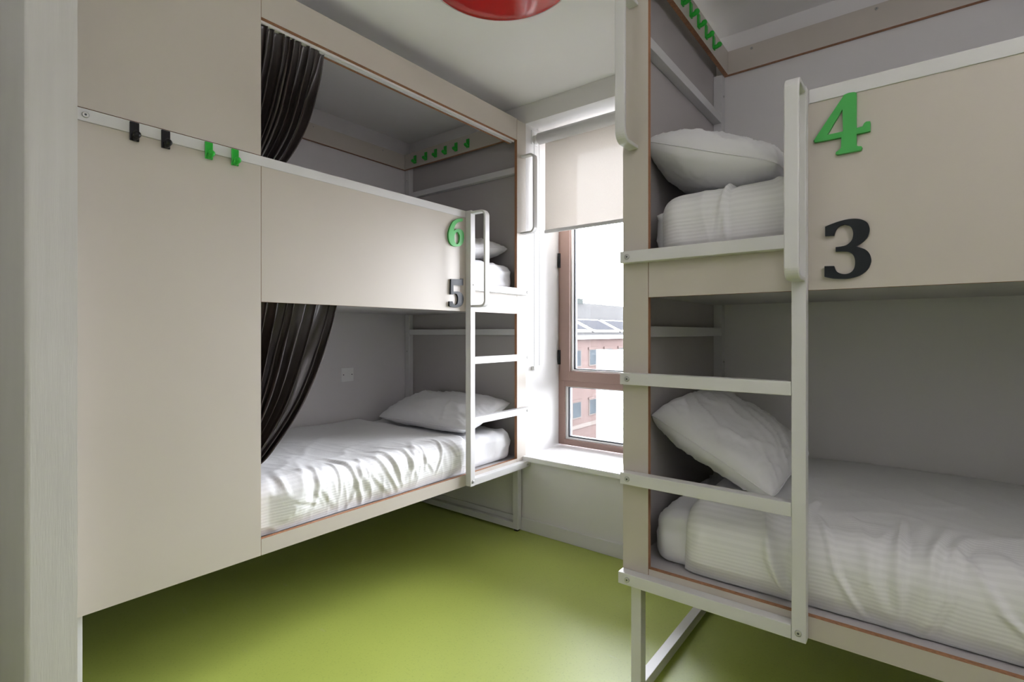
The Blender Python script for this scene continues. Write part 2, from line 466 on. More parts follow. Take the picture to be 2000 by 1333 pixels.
# ------------------------------------------------------------------ bunk beds
class Bunk:
    """s runs along the bed from its window end, d goes inward from the front face, z up"""
    def __init__(self, side, D, L, zt):
        self.side, self.D, self.L, self.zt = side, D, L, zt
        self.origin = self.W(0, 0, 0)
    def W(self, s, d, z):
        if self.side == 'L': return Vector((-1.789 - d, YW - .001 - s, z))
        return Vector((-0.725 + s, 1.49 + d, z))
    def box(self, name, s, d, z, m, parent, bevel=0.0, edge=False):
        bm = bmesh.new()
        a, b = self.W(s[0], d[0], z[0]), self.W(s[1], d[1], z[1])
        lo = [min(a[i], b[i]) for i in range(3)]; hi = [max(a[i], b[i]) for i in range(3)]
        add_box(bm, lo, hi, bevel)
        ax = 0 if self.side == 'L' else 1
        bm.normal_update()
        if edge:
            k = edge if edge in (0, 1, 2) and edge is not True else None
            for f in bm.faces:
                if abs(f.normal[ax]) < 0.5: f.material_index = 1
            m = [m, M['edge']]
        return finish(bm, name, m, parent)
    def sbox(self, name, s, d, z, m, parent):
        """board standing across the bed: laminate faces along s, ply edges elsewhere"""
        bm = bmesh.new()
        a, b = self.W(s[0], d[0], z[0]), self.W(s[1], d[1], z[1])
        add_box(bm, [min(a[i], b[i]) for i in range(3)], [max(a[i], b[i]) for i in range(3)])
        ax = 1 if self.side == 'L' else 0
        bm.normal_update()
        for f in bm.faces:
            if abs(f.normal[ax]) < 0.5: f.material_index = 1
        return finish(bm, name, [m, M['edge']], parent)
    def prism(self, name, outline, d0, d1, m, parent, holes=(), edge=False, smooth_side=False):
        """outline in (s, z) extruded through d"""
        bm = bmesh.new()
        loops = [outline] + list(holes)
        edges = []
        for lp in loops:
            vs = [bm.verts.new(self.W(s, d0, z)) for s, z in lp]
            edges += [bm.edges.new((vs[i], vs[(i + 1) % len(vs)])) for i in range(len(vs))]
        r = bmesh.ops.triangle_fill(bm, use_beauty=True, use_dissolve=True, edges=edges)
        faces = [f for f in r['geom'] if isinstance(f, bmesh.types.BMFace)]
        ext = bmesh.ops.extrude_face_region(bm, geom=faces)
        dv = self.W(0, d1, 0) - self.W(0, d0, 0)
        for v in ext['geom']:
            if isinstance(v, bmesh.types.BMVert): v.co += dv
        bm.normal_update()
        ax = 0 if self.side == 'L' else 1
        for f in bm.faces:
            if abs(f.normal[ax]) < 0.5:
                if edge: f.material_index = 1
        return finish(bm, name, [m, M['edge']] if edge else m, parent)
    def strap(self, name, path, t, s0, s1, m, parent, fillet=0.03):
        """flat bar bent along a (d, z) path, width s0..s1, thickness t to the inside"""
        pts = []
        n = len(path)
        for i, (d, z) in enumerate(path):
            if i in (0, n - 1): pts.append(Vector((d, z, 0))); continue
            p = Vector((d, z, 0)); a = (Vector((*path[i - 1], 0)) - p).normalized(); b = (Vector((*path[i + 1], 0)) - p).normalized()
            c = p + (a + b) * fillet
            p0, p1 = p + a * fillet, p + b * fillet
            for k in range(9):
                q = k / 8
                ang0 = math.atan2((p0 - c).y, (p0 - c).x); ang1 = math.atan2((p1 - c).y, (p1 - c).x)
                da = (ang1 - ang0 + math.pi) % (2 * math.pi) - math.pi
                pts.append(c + Vector((math.cos(ang0 + da * q), math.sin(ang0 + da * q), 0)) * fillet)
        inner = []
        for i, p in enumerate(pts):
            a = pts[max(i - 1, 0)]; b = pts[min(i + 1, len(pts) - 1)]
            tg = (b - a).normalized(); nrm = Vector((-tg.y, tg.x, 0))
            inner.append(p + nrm * t)
        bm = bmesh.new()
        quads = []
        for p, q in zip(pts, inner):
            quads.append([bm.verts.new(self.W(s0, p.x, p.y)), bm.verts.new(self.W(s1, p.x, p.y)),
                          bm.verts.new(self.W(s1, q.x, q.y)), bm.verts.new(self.W(s0, q.x, q.y))])
        for A, B in zip(quads, quads[1:]):
            for k in range(4):
                bm.faces.new((A[k], A[(k + 1) % 4], B[(k + 1) % 4], B[k]))
        bm.faces.new(quads[0]); bm.faces.new(quads[-1][::-1])
        o = finish(bm, name, m, parent)
        bv = o.modifiers.new('soft_edges', 'BEVEL'); bv.width = 0.0025; bv.segments = 2; bv.limit_method = 'ANGLE'; bv.angle_limit = 0.9
        return o
    def screw(self, s, d, z, parent, axis='d', r=0.0080):
        bm = bmesh.new()
        if axis == 'd': p0, p1, p2 = self.W(s, d, z), self.W(s, d - .0022, z), self.W(s, d - .0032, z)
        else: p0, p1, p2 = self.W(s, d, z), self.W(s + .0022, d, z), self.W(s + .0032, d, z)
        add_cyl(bm, p0, p1, r, r, 18); add_cyl(bm, p1, p2, r, r * .72, 18)
        nf = len(bm.faces)
        add_cyl(bm, p2, p2 + (p2 - p1) * .3, r * .38, r * .36, 6)
        bm.faces.ensure_lookup_table()
        for f in bm.faces[nf:]: f.material_index = 1
        return finish(bm, 'screw', [M['screw'], M['gasket']], parent)
    def hook(self, s, d, z, m, parent, axis='d'):
        """small coat hook: plate with two screw dimples, arm curling up, ball tip.  z = top of plate"""
        bm = bmesh.new()
        def Q(a, o, h):   # a sideways, o outward, h up
            return self.W(s + a, d - o, z + h) if axis == 'd' else self.W(s + o, d + a, z + h)
        def qb(a0, a1, o0, o1, h0, h1, bev):
            A, B = Q(a0, o0, h0), Q(a1, o1, h1)
            add_box(bm, [min(A[i], B[i]) for i in range(3)], [max(A[i], B[i]) for i in range(3)], bev)
        qb(-.0115, .0115, 0, .006, -.054, 0, .0018)
        add_cyl(bm, Q(0, .005, -.010), Q(0, .0062, -.010), .0032, seg=10)
        add_cyl(bm, Q(0, .005, -.026), Q(0, .0062, -.026), .0032, seg=10)
        arm = [Q(0, .003, -.045), Q(0, .012, -.046), Q(0, .019, -.044), Q(0, .024, -.041)]
        add_tube(bm, arm, .0085, 12)
        add_ball(bm, Q(0, .024, -.040), .0105, 14, 10)
        return finish(bm, 'hook', m, parent)

    def build(self, label):
        L, D, zt = self.L, self.D, self.zt
        root = tag(empty('bunk_bed', self.origin), label, 'bunk bed', 'pale bunk beds with ladders')
        R = root
        lam, met = M['laminate'], M['metal']
        SE = 1.54          # where the tall end panels begin
        G = 0.0015
        # front boards
        self.box('stile', (0, .083), (0, .018), (.377, 2.362), lam, R, edge=True)
        self.box('fascia', (.083 + G, SE - G), (0, .018), (2.245, 2.366), lam, R, edge=True)
        self.box('fascia_backing', (.083 + G, SE), (.046, .060), (2.236, 2.33), lam, R, edge=True)
        tr = bmesh.new()
        for d0, d1, z0, z1 in ((.0195, .0445, 2.246, 2.256), (.0195, .027, 2.237, 2.2465), (.037, .0445, 2.237, 2.2465)):
            a, b = self.W(.085, d0, z0), self.W(SE, d1, z1)
            add_box(tr, [min(a[i], b[i]) for i in range(3)], [max(a[i], b[i]) for i in range(3)])
        finish(tr, 'curtain_track', M['plastic'], R)
        gp = self.prism('guard_panel', [(.083 + G, 1.257), (SE - G, 1.257), (SE - G, 1.727), (.4905, 1.727), (.4905, 1.390), (.083 + G, 1.390)],
                        0, .018, lam, R, edge=True)
        self.box('lower_rail', (.083 + G, SE - G), (0, .018), (.377, .433), lam, R, edge=True)
        self.box('end_panel', (SE, L), (0, .018), (.377, 1.7265), lam, R, edge=True)
        self.box('end_panel', (SE, L), (0, .018), (1.764, 2.366), lam, R, edge=True)
        hr = self.box('hand_rail', (.5105, L), (-.003, .021), (1.7272, 1.7615), met, R, bevel=.0015)
        self.screw(2.021, -.003, 1.7445, hr, r=.0085)
        # decks
        self.box('bed_deck', (.012, L), (.0185, D - .046), (.404, .424), M['deck'], R)
        self.box('bed_deck', (.012, L), (.0185, D - .046), (1.272, 1.300), M['deck'], R)
        self.box('deck_board', (.062, L), (.0185, D - .046), (1.352, 1.372), M['deck'], R)
        # end: thin board, post, bars
        self.box('end_board', (.002, .010), (.0185, D - .002), (.38, 2.36), M['endboard'], R)
        self.box('back_post', (.0105, .047), (D - .045, D - .002), (.0, 2.29), met, R, bevel=.002)
        self.box('back_post', (L - .037, L), (D - .045, D - .002), (.0, 2.29), met, R, bevel=.002)
        for z in (.55, 1.02, 1.55, 2.2):
            self.screw(.0475, D - .024, z, R, 's', .005)
        for z0 in (1.135, 2.075):
            self.box('end_bar', (.0105, .045), (.0185, D - .0455), (z0, z0 + .036), met, R, bevel=.002)
        # top trim boards
        st = self.sbox('side_trim', (.0475, .0655), (.0185, D - .0205), (zt, zt + .102), lam, R)
        bt = self.box('back_trim', (.0475, L), (D - .020, D - .002), (zt, zt + .102), lam, R, edge=True)
        for s in ((.163, .604, 1.2, 1.8) if self.side == 'R' else (.25, .75, 1.25, 1.75)):
            self.screw(s, D - .020, zt + .085, bt, r=.005)
        hd = [(.880, .774, .681, .5915, .496, .395), (.245, .333, .421, .506, .597, .695)][self.side == 'R']
        for d in hd:
            self.hook(.0655, d, zt + .075, M['green'], st, 's')
        # legs: an upright and a floor runner at both ends
        for s0 in (.0175, L - .033):
            lf = bmesh.new()
            for d0, d1, z0, z1 in ((.020, .056, .012, .403), (.056, D - .047, .012, .048)):
                a, b = self.W(s0, d0, z0), self.W(s0 + .033, d1, z1)
                add_box(lf, [min(a[i], b[i]) for i in range(3)], [max(a[i], b[i]) for i in range(3)], .0015)
            lg = finish(lf, 'leg_frame', met, R)
            for dd in (.026, D - .085):
                self.box('rubber_foot', (s0 + .005, s0 + .028), (dd, dd + .026), (.0005, .0125), M['rubber'], lg, bevel=.002)
        # ladder
        lad = empty('ladder', self.W(.25, 0, .378)); lad.parent = R; lad.location = lad.location - root.location
        self.box('stringer', (.4765, .5090), (-.035, -.0005), (.378, 1.762), met, lad, bevel=.002)
        for i, z0 in enumerate((.379, .686, .991, 1.363)):
            self.box('rung', (.0 if i == 0 else .006, .4760), (-.0345, -.0005), (z0, z0 + .0355), met, lad, bevel=.002)
            self.screw(.030, -.0345, z0 + .0175, lad)
        self.screw(.492, -.035, .400, lad)
        self.strap('grab_handle', [(-.035, 1.756), (-.131, 1.756), (-.131, 1.276), (-.035, 1.276)], .0115, .4765, .5085, met, lad, .032)
        self.screw(.487, -.035, 1.39, lad, r=.005)
        sh = self.strap('grab_handle', [(-.0005, 2.166), (-.097, 2.166), (-.097, 1.714), (-.0005, 1.714)], .0115, .020, .052, met, R, .034)
        return root, gp, hr

BL = Bunk('L', -XL - 1.789 - .002, 2.055, 2.271)
BR = Bunk('R', YW - 1.49 - .001, 2.055, 2.293)
rootL, gpL, hrL = BL.build('bunk bed with black and green coat hooks, tall panel, numbers 6 and 5')
rootR, gpR, hrR = BR.build('bunk bed in front of the window wall with numbers 4 and 3')
for s, m in ((1.9095, 'black'), (1.8303, 'black'), (1.7098, 'green'), (1.6292, 'green')):
    BL.hook(s, -.003, 1.759, M[m], hrL)

# numerals, cut from thick acrylic
def smooth_loop(pts, sharp=0.75, sub=4):
    """Catmull-Rom through the points, keeping sharp corners"""
    n = len(pts); out = []
    P = [Vector((a, b, 0)) for a, b in pts]
    cor = []
    for i in range(n):
        a = (P[i] - P[i - 1]).normalized(); b = (P[(i + 1) % n] - P[i]).normalized()
        cor.append(a.dot(b) < sharp)
    for i in range(n):
        j = (i + 1) % n
        p1, p2 = P[i], P[j]
        if (p2 - p1).length > 0.035:
            out.append(p1); continue
        t1 = (p2 - P[i - 1]) / 2 if not cor[i] else (p2 - p1)
        t2 = (P[(j + 1) % n] - p1) / 2 if not cor[j] else (p2 - p1)
        for k in range(sub):
            t = k / sub
            h = (2 * t ** 3 - 3 * t * t + 1) * p1 + (t ** 3 - 2 * t * t + t) * t1 + (-2 * t ** 3 + 3 * t * t) * p2 + (t ** 3 - t * t) * t2
            out.append(h)
    return [(v.x, v.y) for v in out]
FOUR = [(0.586, 1.7258), (0.5954, 1.7278), (0.607, 1.7263), (0.6109, 1.723), (0.6113, 1.7195), (0.6113, 1.6395), (0.6231, 1.6403), (0.6261, 1.6468), (0.6307, 1.6499), (0.6367, 1.6491), (0.6386, 1.6465), (0.6383, 1.6266), (0.6359, 1.6253), (0.6113, 1.6248), (0.6113, 1.5981), (0.6147, 1.5951), (0.6208, 1.5938), (0.6226, 1.5901), (0.6208, 1.5859), (0.6162, 1.5845), (0.5773, 1.5838), (0.5709, 1.5842), (0.5685, 1.587), (0.5693, 1.5909), (0.5741, 1.5936), (0.5781, 1.5971), (0.5797, 1.6014), (0.5802, 1.6241), (0.5285, 1.6242), (0.5235, 1.6263), (0.5232, 1.6302), (0.5269, 1.6371)]
FOURH = [(0.5827, 1.6918), (0.5836, 1.6378), (0.5508, 1.6372)]
THREE = [(0.5464, 1.4114), (0.5464, 1.3886), (0.5653, 1.3873), (0.5685, 1.3992), (0.5757, 1.4086), (0.5868, 1.4122), (0.5977, 1.4067), (0.6032, 1.3959), (0.6043, 1.3838), (0.6009, 1.3712), (0.5915, 1.362), (0.5805, 1.3594), (0.5685, 1.3588), (0.5685, 1.3481), (0.5915, 1.3458), (0.6009, 1.3407), (0.6063, 1.3319), (0.6083, 1.3188), (0.6063, 1.3042), (0.5993, 1.2946), (0.5884, 1.2916), (0.5773, 1.2943), (0.5693, 1.3014), (0.5653, 1.313), (0.545, 1.314), (0.545, 1.288), (0.5597, 1.2832), (0.5789, 1.2807), (0.5977, 1.2808), (0.6178, 1.2868), (0.6322, 1.2986), (0.6392, 1.3144), (0.6397, 1.3252), (0.6359, 1.3383), (0.6269, 1.3483), (0.6101, 1.3564), (0.6239, 1.3659), (0.6329, 1.3768), (0.6367, 1.3909), (0.6359, 1.4019), (0.6314, 1.4116), (0.6208, 1.4194), (0.607, 1.4231), (0.5915, 1.4233), (0.5757, 1.4208), (0.5597, 1.4163)]
SIX = [(0.539, 1.7179), (0.5633, 1.7132), (0.586, 1.7048), (0.6084, 1.6888), (0.6255, 1.6636), (0.6368, 1.635), (0.638, 1.6126), (0.633, 1.5932), (0.6211, 1.5792), (0.604, 1.5725), (0.5796, 1.5735), (0.5548, 1.5799), (0.539, 1.5948), (0.531, 1.619), (0.531, 1.6397), (0.5376, 1.6548), (0.5515, 1.6618), (0.5698, 1.6616), (0.5893, 1.6549), (0.6014, 1.6449), (0.5976, 1.6635), (0.5873, 1.681), (0.5698, 1.6939), (0.539, 1.7051)]
SIXH = [(0.5822, 1.6434), (0.5698, 1.6443), (0.5614, 1.6328), (0.56, 1.6148), (0.5633, 1.5984), (0.5744, 1.5855), (0.586, 1.5848), (0.595, 1.5963), (0.5976, 1.6184), (0.5925, 1.635)]
FIVE = [(0.6211, 1.41), (0.56, 1.4135), (0.5502, 1.4165), (0.5356, 1.4185), (0.5356, 1.3860), (0.5535, 1.3840), (0.604, 1.3826), (0.604, 1.3466), (0.586, 1.3513), (0.5633, 1.3509), (0.5436, 1.3429), (0.533, 1.3242), (0.535, 1.3011), (0.5469, 1.2846), (0.5698, 1.275), (0.5957, 1.2726), (0.6179, 1.274), (0.6318, 1.2788), (0.6318, 1.3011), (0.6103, 1.3022), (0.604, 1.289), (0.5893, 1.2842), (0.5763, 1.2924), (0.5718, 1.3085), (0.5731, 1.3267), (0.5809, 1.3389), (0.5938, 1.3418), (0.6065, 1.3361), (0.623, 1.3351)]
def numeral(B, outer, hole, m, parent, label):
    o = B.prism('numeral', smooth_loop(outer), -.0095, -.0002, M[m], parent, [smooth_loop(hole)] if hole else [])
    o['label'] = label
numeral(BR, FOUR, FOURH, 'greennum', gpR, 'green number 4')
numeral(BR, THREE, None, 'darknum', gpR, 'dark slate number 3')
numeral(BL, SIX, SIXH, 'greennum', gpL, 'green number 6')
numeral(BL, FIVE, None, 'darknum', gpL, 'dark slate number 5')

# ------------------------------------------------------------------ bedding
def nz(x, y, z=0.0): return noise.noise(Vector((x, y, z)))
def ridge(v, k=1.0): return (1 - min(1, abs(v) * k)) ** 3

def mattress(B, z0, z1, label):
    bm = bmesh.new()
    a, b = B.W(.066, .050 if B.side == 'L' else .078, z0), B.W(B.L - .04, B.D - .06, z1)
    add_box(bm, [min(a[i], b[i]) for i in range(3)], [max(a[i], b[i]) for i in range(3)])
    bmesh.ops.bevel(bm, geom=list(bm.edges), offset=.042, segments=6, affect='EDGES', profile=0.5)
    def cut(p, n):
        bmesh.ops.bisect_plane(bm, geom=list(bm.verts) + list(bm.edges) + list(bm.faces), plane_co=p, plane_no=n, dist=1e-5)
    es, ed = B.W(1, 0, 0) - B.W(0, 0, 0), B.W(0, 1, 0) - B.W(0, 0, 0)
    for k in range(22): cut(B.W(.11 + .022 * k, 0, 0), es)
    for k in range(10): cut(B.W(.62 + .14 * k, 0, 0), es)
    for k in range(34): cut(B.W(0, .13 + .0215 * k, 0), ed)
    for k in range(5): cut(Vector((0, 0, z0 + .05 + .018 * k)), Vector((0, 0, 1)))
    bm.normal_update()
    sh = 3.0 + z0 * 2 + (5 if B.side == 'L' else 0)
    for v in bm.verts:
        p = v.co; low = min(1, max(0, (p.z - z0 - .008) / .05))
        n = .006 * noise.noise(p * 6) + .010 * (ridge(noise.noise(Vector((p.x * 6 + p.z * 9 + sh, p.y * 6 - p.z * 7, p.z * 3))), 2.6) - .2)
        n += .005 * (ridge(noise.noise(p * 13 + Vector((sh, 0, 0))), 2.2) - .25)
        v.co = p + v.normal * n * low
    o = finish(bm, 'mattress', M['sheet'], None, True)
    return tag(o, label, 'mattress')


def duvet(B, s0, s1, z0, zm, T, seed, label, roll=.05, front=.9, creases=1.0, dip=0.0, df=.052, diag=1.0, nc=0, ca=1.0):
    """sheet with thickness laid over the mattress, hanging tucked down the front"""
    D = B.D
    prof = []           # (d, z, outward d, outward z), from the back wall to the front foot
    db, r = D - .050, .050
    prof.append((db, zm - .05, 1, .3)); 
    n_top = 60
    for i in range(n_top + 1):
        d = db - (db - df - r) * i / n_top
        prof.append((d, zm, 0, 1))
    for i in range(1, 13):
        a = math.pi / 2 * i / 12
        prof.append((df + r - math.sin(a) * r, zm - r + math.cos(a) * r, -math.sin(a), math.cos(a)))
    n_f = 34
    for i in range(1, n_f + 1):
        prof.append((df, zm - r - (zm - r - z0) * i / n_f, -1, 0))
    # arc length
    arc = [0]
    for p, q in zip(prof, prof[1:]): arc.append(arc[-1] + math.hypot(q[0] - p[0], q[1] - p[1]))
    af = arc[n_top + 1]; AL = arc[-1]
    ns = 330
    rnd = random.Random(int(seed * 100))
    cre = []
    for k in range(nc):
        sa = s0 + .12 + (1.55 - s0 - .12) * (k + rnd.random()) / nc
        va = af - rnd.uniform(-.02, .14); vb = AL - rnd.uniform(.0, .09)
        cre.append((sa, va, sa + rnd.uniform(-.13, .13), vb, rnd.uniform(.006, .013), rnd.uniform(.008, .016)))
        if k % 2 == 0:
            cre.append((sa + rnd.uniform(-.02, .02), va + .05, sa + rnd.uniform(-.16, .16), vb - rnd.uniform(0, .05), rnd.uniform(.004, .009), rnd.uniform(.006, .010)))
        if k % 3 == 0:
            v1 = rnd.uniform(.15, af - .05)
            cre.append((sa, v1, sa + rnd.uniform(-.3, .3), v1 + rnd.uniform(-.12, .22), rnd.uniform(.004, .008), rnd.uniform(.012, .022)))
    def crease(sv, v):
        t_ = 0.0
        for (a0, b0, a1, b1, am, sg) in cre:
            if abs(sv - (a0 + a1) / 2) > .25: continue
            dx, dy = a1 - a0, b1 - b0; L2 = dx * dx + dy * dy
            q = ((sv - a0) * dx + (v - b0) * dy) / L2
            if q < -.15 or q > 1.15: continue
            dist = ((sv - a0) * dy - (v - b0) * dx) / math.sqrt(L2) / sg
            if abs(dist) > 4: continue
            tp = max(0, math.sin(math.pi * min(1, max(0, (q + .15) / 1.3)))) ** .6
            t_ += am * tp * (math.exp(-dist * dist) - .55 * math.exp(-(dist - 1.6) ** 2))
        return t_
    bm = bmesh.new(); uvl = bm.loops.layers.uv.new('UVMap')
    grid = []; uvs = {}
    for i in range(ns + 1):
        q = i / ns
        s = s0 + (s1 - s0) * (q ** 1.25)
        e = min(1, (s - s0) / roll)
        puff = math.sqrt(max(0, 1 - (1 - e) ** 2))
        row = []
        for j, (d, z, od, oz) in enumerate(prof):
            v = arc[j]
            fr = max(0.0, min(1.0, (v - af + .10) / .16))          # 0 on top, 1 on the front
            foot = max(0.0, min(1.0, (AL - v) / .05)) ; foot = math.sqrt(foot)
            wob = .035 * nz(v * 5 + seed, 3.1) * (1 if s - s0 < .3 else .0) * (1 - (s - s0) / .3)
            sl = s + wob
            big = .014 * nz(sl * 2.3 + seed, v * 2.6)
            mk = max(0, .45 + .9 * nz(sl * 1.9 + seed * 5, v * 1.3 + 7))
            mk2 = max(0, .45 + .9 * nz(sl * 1.6 - seed * 3, v * 2.0 + 3))
            c1 = ridge(nz(sl * 6.5 + .9 * nz(v * 4, sl * 3 + seed) + seed, v * 1.6, seed), 2.4) - .2
            c2 = ridge(nz(sl * 15 + v * 2.5 + seed * 2, v * 3.0, seed + 4), 2.6) - .2
            c3 = ridge(nz(sl * 2.0 + v * 5 + seed * 3, v * 2.0 - sl * 3.2, seed + 8), 3.0) - .2
            w5 = .25 * nz(sl * 5 + seed, v * 5)
            c5 = ridge(nz(sl * 4.4 - v * 3.4 + seed + w5, v * 1.3 + sl * .5 + w5, seed + 12), 2.2) - .2
            disp = big + creases * (fr * (.009 * c1 * mk + .0025 * c2 * mk + .010 * diag * c5 * mk2) + (1 - fr) * (.008 * c3 * mk2 + .005 * diag * c5 * mk + .001 * c2))
            if nc: disp += ca * crease(sl, v)
            disp *= .25 + .75 * puff
            t = T * puff * (.35 + .65 * foot) * (1 - (1 - front) * fr) + disp * (.3 + .7 * foot)
            belly = .014 * fr * math.sin(math.pi * max(0, min(1, (v - af) / (AL - af))))
            t += belly * puff
            t = max(t, .003 + .002 * puff)
            zz = z + oz * t - dip * (1 - fr) * max(0, math.sin(math.pi * (v / af if v < af else 1)))
            dd = d + od * t
            lim = .0225 if (z0 > 1 or zz < .445 or sl > 1.50) else .0225 - .020 * min(1, max(0, (zz - .445) / .03)) * min(1, (1.50 - sl) / .1)
            dd = min(max(dd, lim), D - .012)
            if zz < z0 + .002: zz = z0 + .002
            row.append(bm.verts.new(B.W(sl, dd, zz)))
        grid.append(row)
    for i in range(ns):
        for j in range(len(prof) - 1):
            f = bm.faces.new((grid[i][j], grid[i + 1][j], grid[i + 1][j + 1], grid[i][j + 1]))
            f.smooth = True
            ss = [s0 + (s1 - s0) * ((k / ns) ** 1.25) for k in (i, i + 1)]
            for lp, (k, jj) in zip(f.loops, ((0, j), (1, j), (1, j + 1), (0, j + 1))):
                lp[uvl].uv = (ss[k], arc[jj])
    # keep winding: make normals face outward (up)
    bm.normal_update()
    if sum(f.normal.z for f in bm.faces) < 0:
        bmesh.ops.reverse_faces(bm, faces=bm.faces)
    me = bpy.data.meshes.new('duvet'); bm.to_mesh(me); bm.free()
    o = link_mesh('duvet', me, M['duvet'])
    sd = o.modifiers.new('cloth_thickness', 'SOLIDIFY'); sd.thickness = .0025; sd.offset = -1
    return tag(o, label, 'duvet')

def pillow(B, s, d, z, hs, hd, h, tilt, seed, label, yaw=0.0, roll=0.0, sag=0.0, blunt=2.2):
    """hs, hd half sizes along s and d, h half thickness, tilt lifts the window end"""
    n, m = 56, 72
    ct, st_ = math.cos(tilt), math.sin(tilt)
    def place(a, b, c):
        a2, b2 = a * math.cos(yaw) - b * math.sin(yaw), a * math.sin(yaw) + b * math.cos(yaw)
        c2 = c * math.cos(roll) + b2 * math.sin(roll); b3 = b2 * math.cos(roll) - c * math.sin(roll)
        return B.W(max(s + a2 * ct + c2 * st_, .0125 + .0004 * abs(c2)), d + b3, z - a2 * st_ + c2 * ct)   # pressed flat against the end board
    def shape(u, v, side):
        a = hs * u * (1 - .055 * (1 - v * v) * abs(u) ** 3 - .05 * abs(u * v) ** 6)
        b = hd * v * (1 - .045 * (1 - u * u) * abs(v) ** 3 - .05 * abs(u * v) ** 6)
        e = max(0, 1 - abs(u) ** (2.2 if u > 0 else blunt)) ** .50 * max(0, 1 - abs(v) ** 2.2) ** .46
        pu = u * 3.0; pv = v * 3.6
        wr = .0
        ed = max(abs(u), abs(v))
        wr += .012 * nz(u * 1.7 + seed, v * 1.9, side)
        wr += (.009 if side > 0 else .003) * (ridge(nz(u * 2.2 + v * 3.4 + seed * 3, v * 1.3 - u * .8, side + 2), 2.6) - .25)
        wr += .004 * (ridge(nz(u * 7 + seed, v * 3.2 + u * 2, side + 5), 2.4) - .2) * (.4 + ed)
        c = side * (h * e + wr * min(1, e * 1.8))
        c -= sag * (u * u * .5 + v * v)
        return a, b, c
    bm = bmesh.new()
    top, bot = {}, {}
    for i in range(n + 1):
        for j in range(m + 1):
            u, v = -math.cos(math.pi * i / n), -math.cos(math.pi * j / m)
            u = .55 * u + .45 * (2 * i / n - 1); v = .55 * v + .45 * (2 * j / m - 1)
            top[i, j] = bm.verts.new(place(*shape(u, v, 1)))
            if 0 < i < n and 0 < j < m: bot[i, j] = bm.verts.new(place(*shape(u, v, -1)))
            else: bot[i, j] = top[i, j]
    for i in range(n):
        for j in range(m):
            for g in (top, bot):
                vs = []
                for k in ((i, j), (i + 1, j), (i + 1, j + 1), (i, j + 1)):
                    if g[k] not in vs: vs.append(g[k])
                if len(vs) > 2:
                    try: bm.faces.new(vs)
                    except ValueError: pass
    o = finish(bm, 'pillow', M['pillow'], None, True)
    tag(o, label, 'pillow', 'white pillows on the bunks')
    # piped seam round the rim
    bm = bmesh.new()
    rim = []
    for k in range(40): rim.append((-1 + 2 * k / 40, -1))
    for k in range(40): rim.append((1, -1 + 2 * k / 40))
    for k in range(40): rim.append((1 - 2 * k / 40, 1))
    for k in range(40): rim.append((-1, 1 - 2 * k / 40))
    add_tube(bm, [place(*shape(u * .9995, v * .9995, 1)) for u, v in rim], .0022, 6, True)
    finish(bm, 'seam', M['pillow'], o, True)
    return o

ZL, ZU = .4245, 1.3725
mattress(BL, ZL, .590, 'white sheeted mattress corner showing behind the lower ladder rungs, under a flat pillow')
mattress(BL, ZU, 1.540, 'white sheeted mattress seen past the ladder handle next to the roller blind, upper bunk')
mattress(BR, ZL, .590, 'white sheeted mattress below the slanted pillow, largely under a rolled duvet')
mattress(BR, ZU, 1.540, 'white sheeted mattress end beside the large green 4, under a puffy duvet')
duvet(BL, .455, BL.L - .02, ZL, .590, .022, 1.3, 'white striped duvet with creased front on the lower bunk beside the brown curtain', roll=.03, creases=1.0, nc=16, ca=.5)
duvet(BL, .46, BL.L - .02, ZU, 1.540, .022, 7.7, 'white duvet on the upper bunk hidden behind the number 6 panel', roll=.03)
duvet(BR, .165, BR.L - .02, ZL, .590, .058, 4.1, 'white striped duvet with thick rolled end on the lower bunk below number 3', roll=.06, front=.62, creases=.8, df=.088, diag=.8, nc=15, ca=.9)
duvet(BR, .085, BR.L - .02, ZU, 1.540, .060, 9.2, 'white duvet on the upper bunk beside the number 4', roll=.07, front=.62, creases=.7, df=.094, diag=.6, nc=12)
pillow(BL, .245, .43, .690, .205, .375, .080, .26, 2.0, 'white pillow lying flat beside the ladder on the lower bunk below number 5')
pillow(BL, .215, .43, 1.625, .200, .33, .078, .10, 5.0, 'white pillow behind the ladder handle on the upper bunk beside number 6')
pillow(BR, .214, .435, .786, .222, .27, .095, .50, 8.0, 'white pillow leaning at a slant on the lower bunk below number 3', roll=.08, blunt=5.0)
pillow(BR, .214, .405, 1.706, .222, .285, .100, .36, 3.0, 'white pillow leaning on the duvet of the upper bunk beside number 4', blunt=4.5)

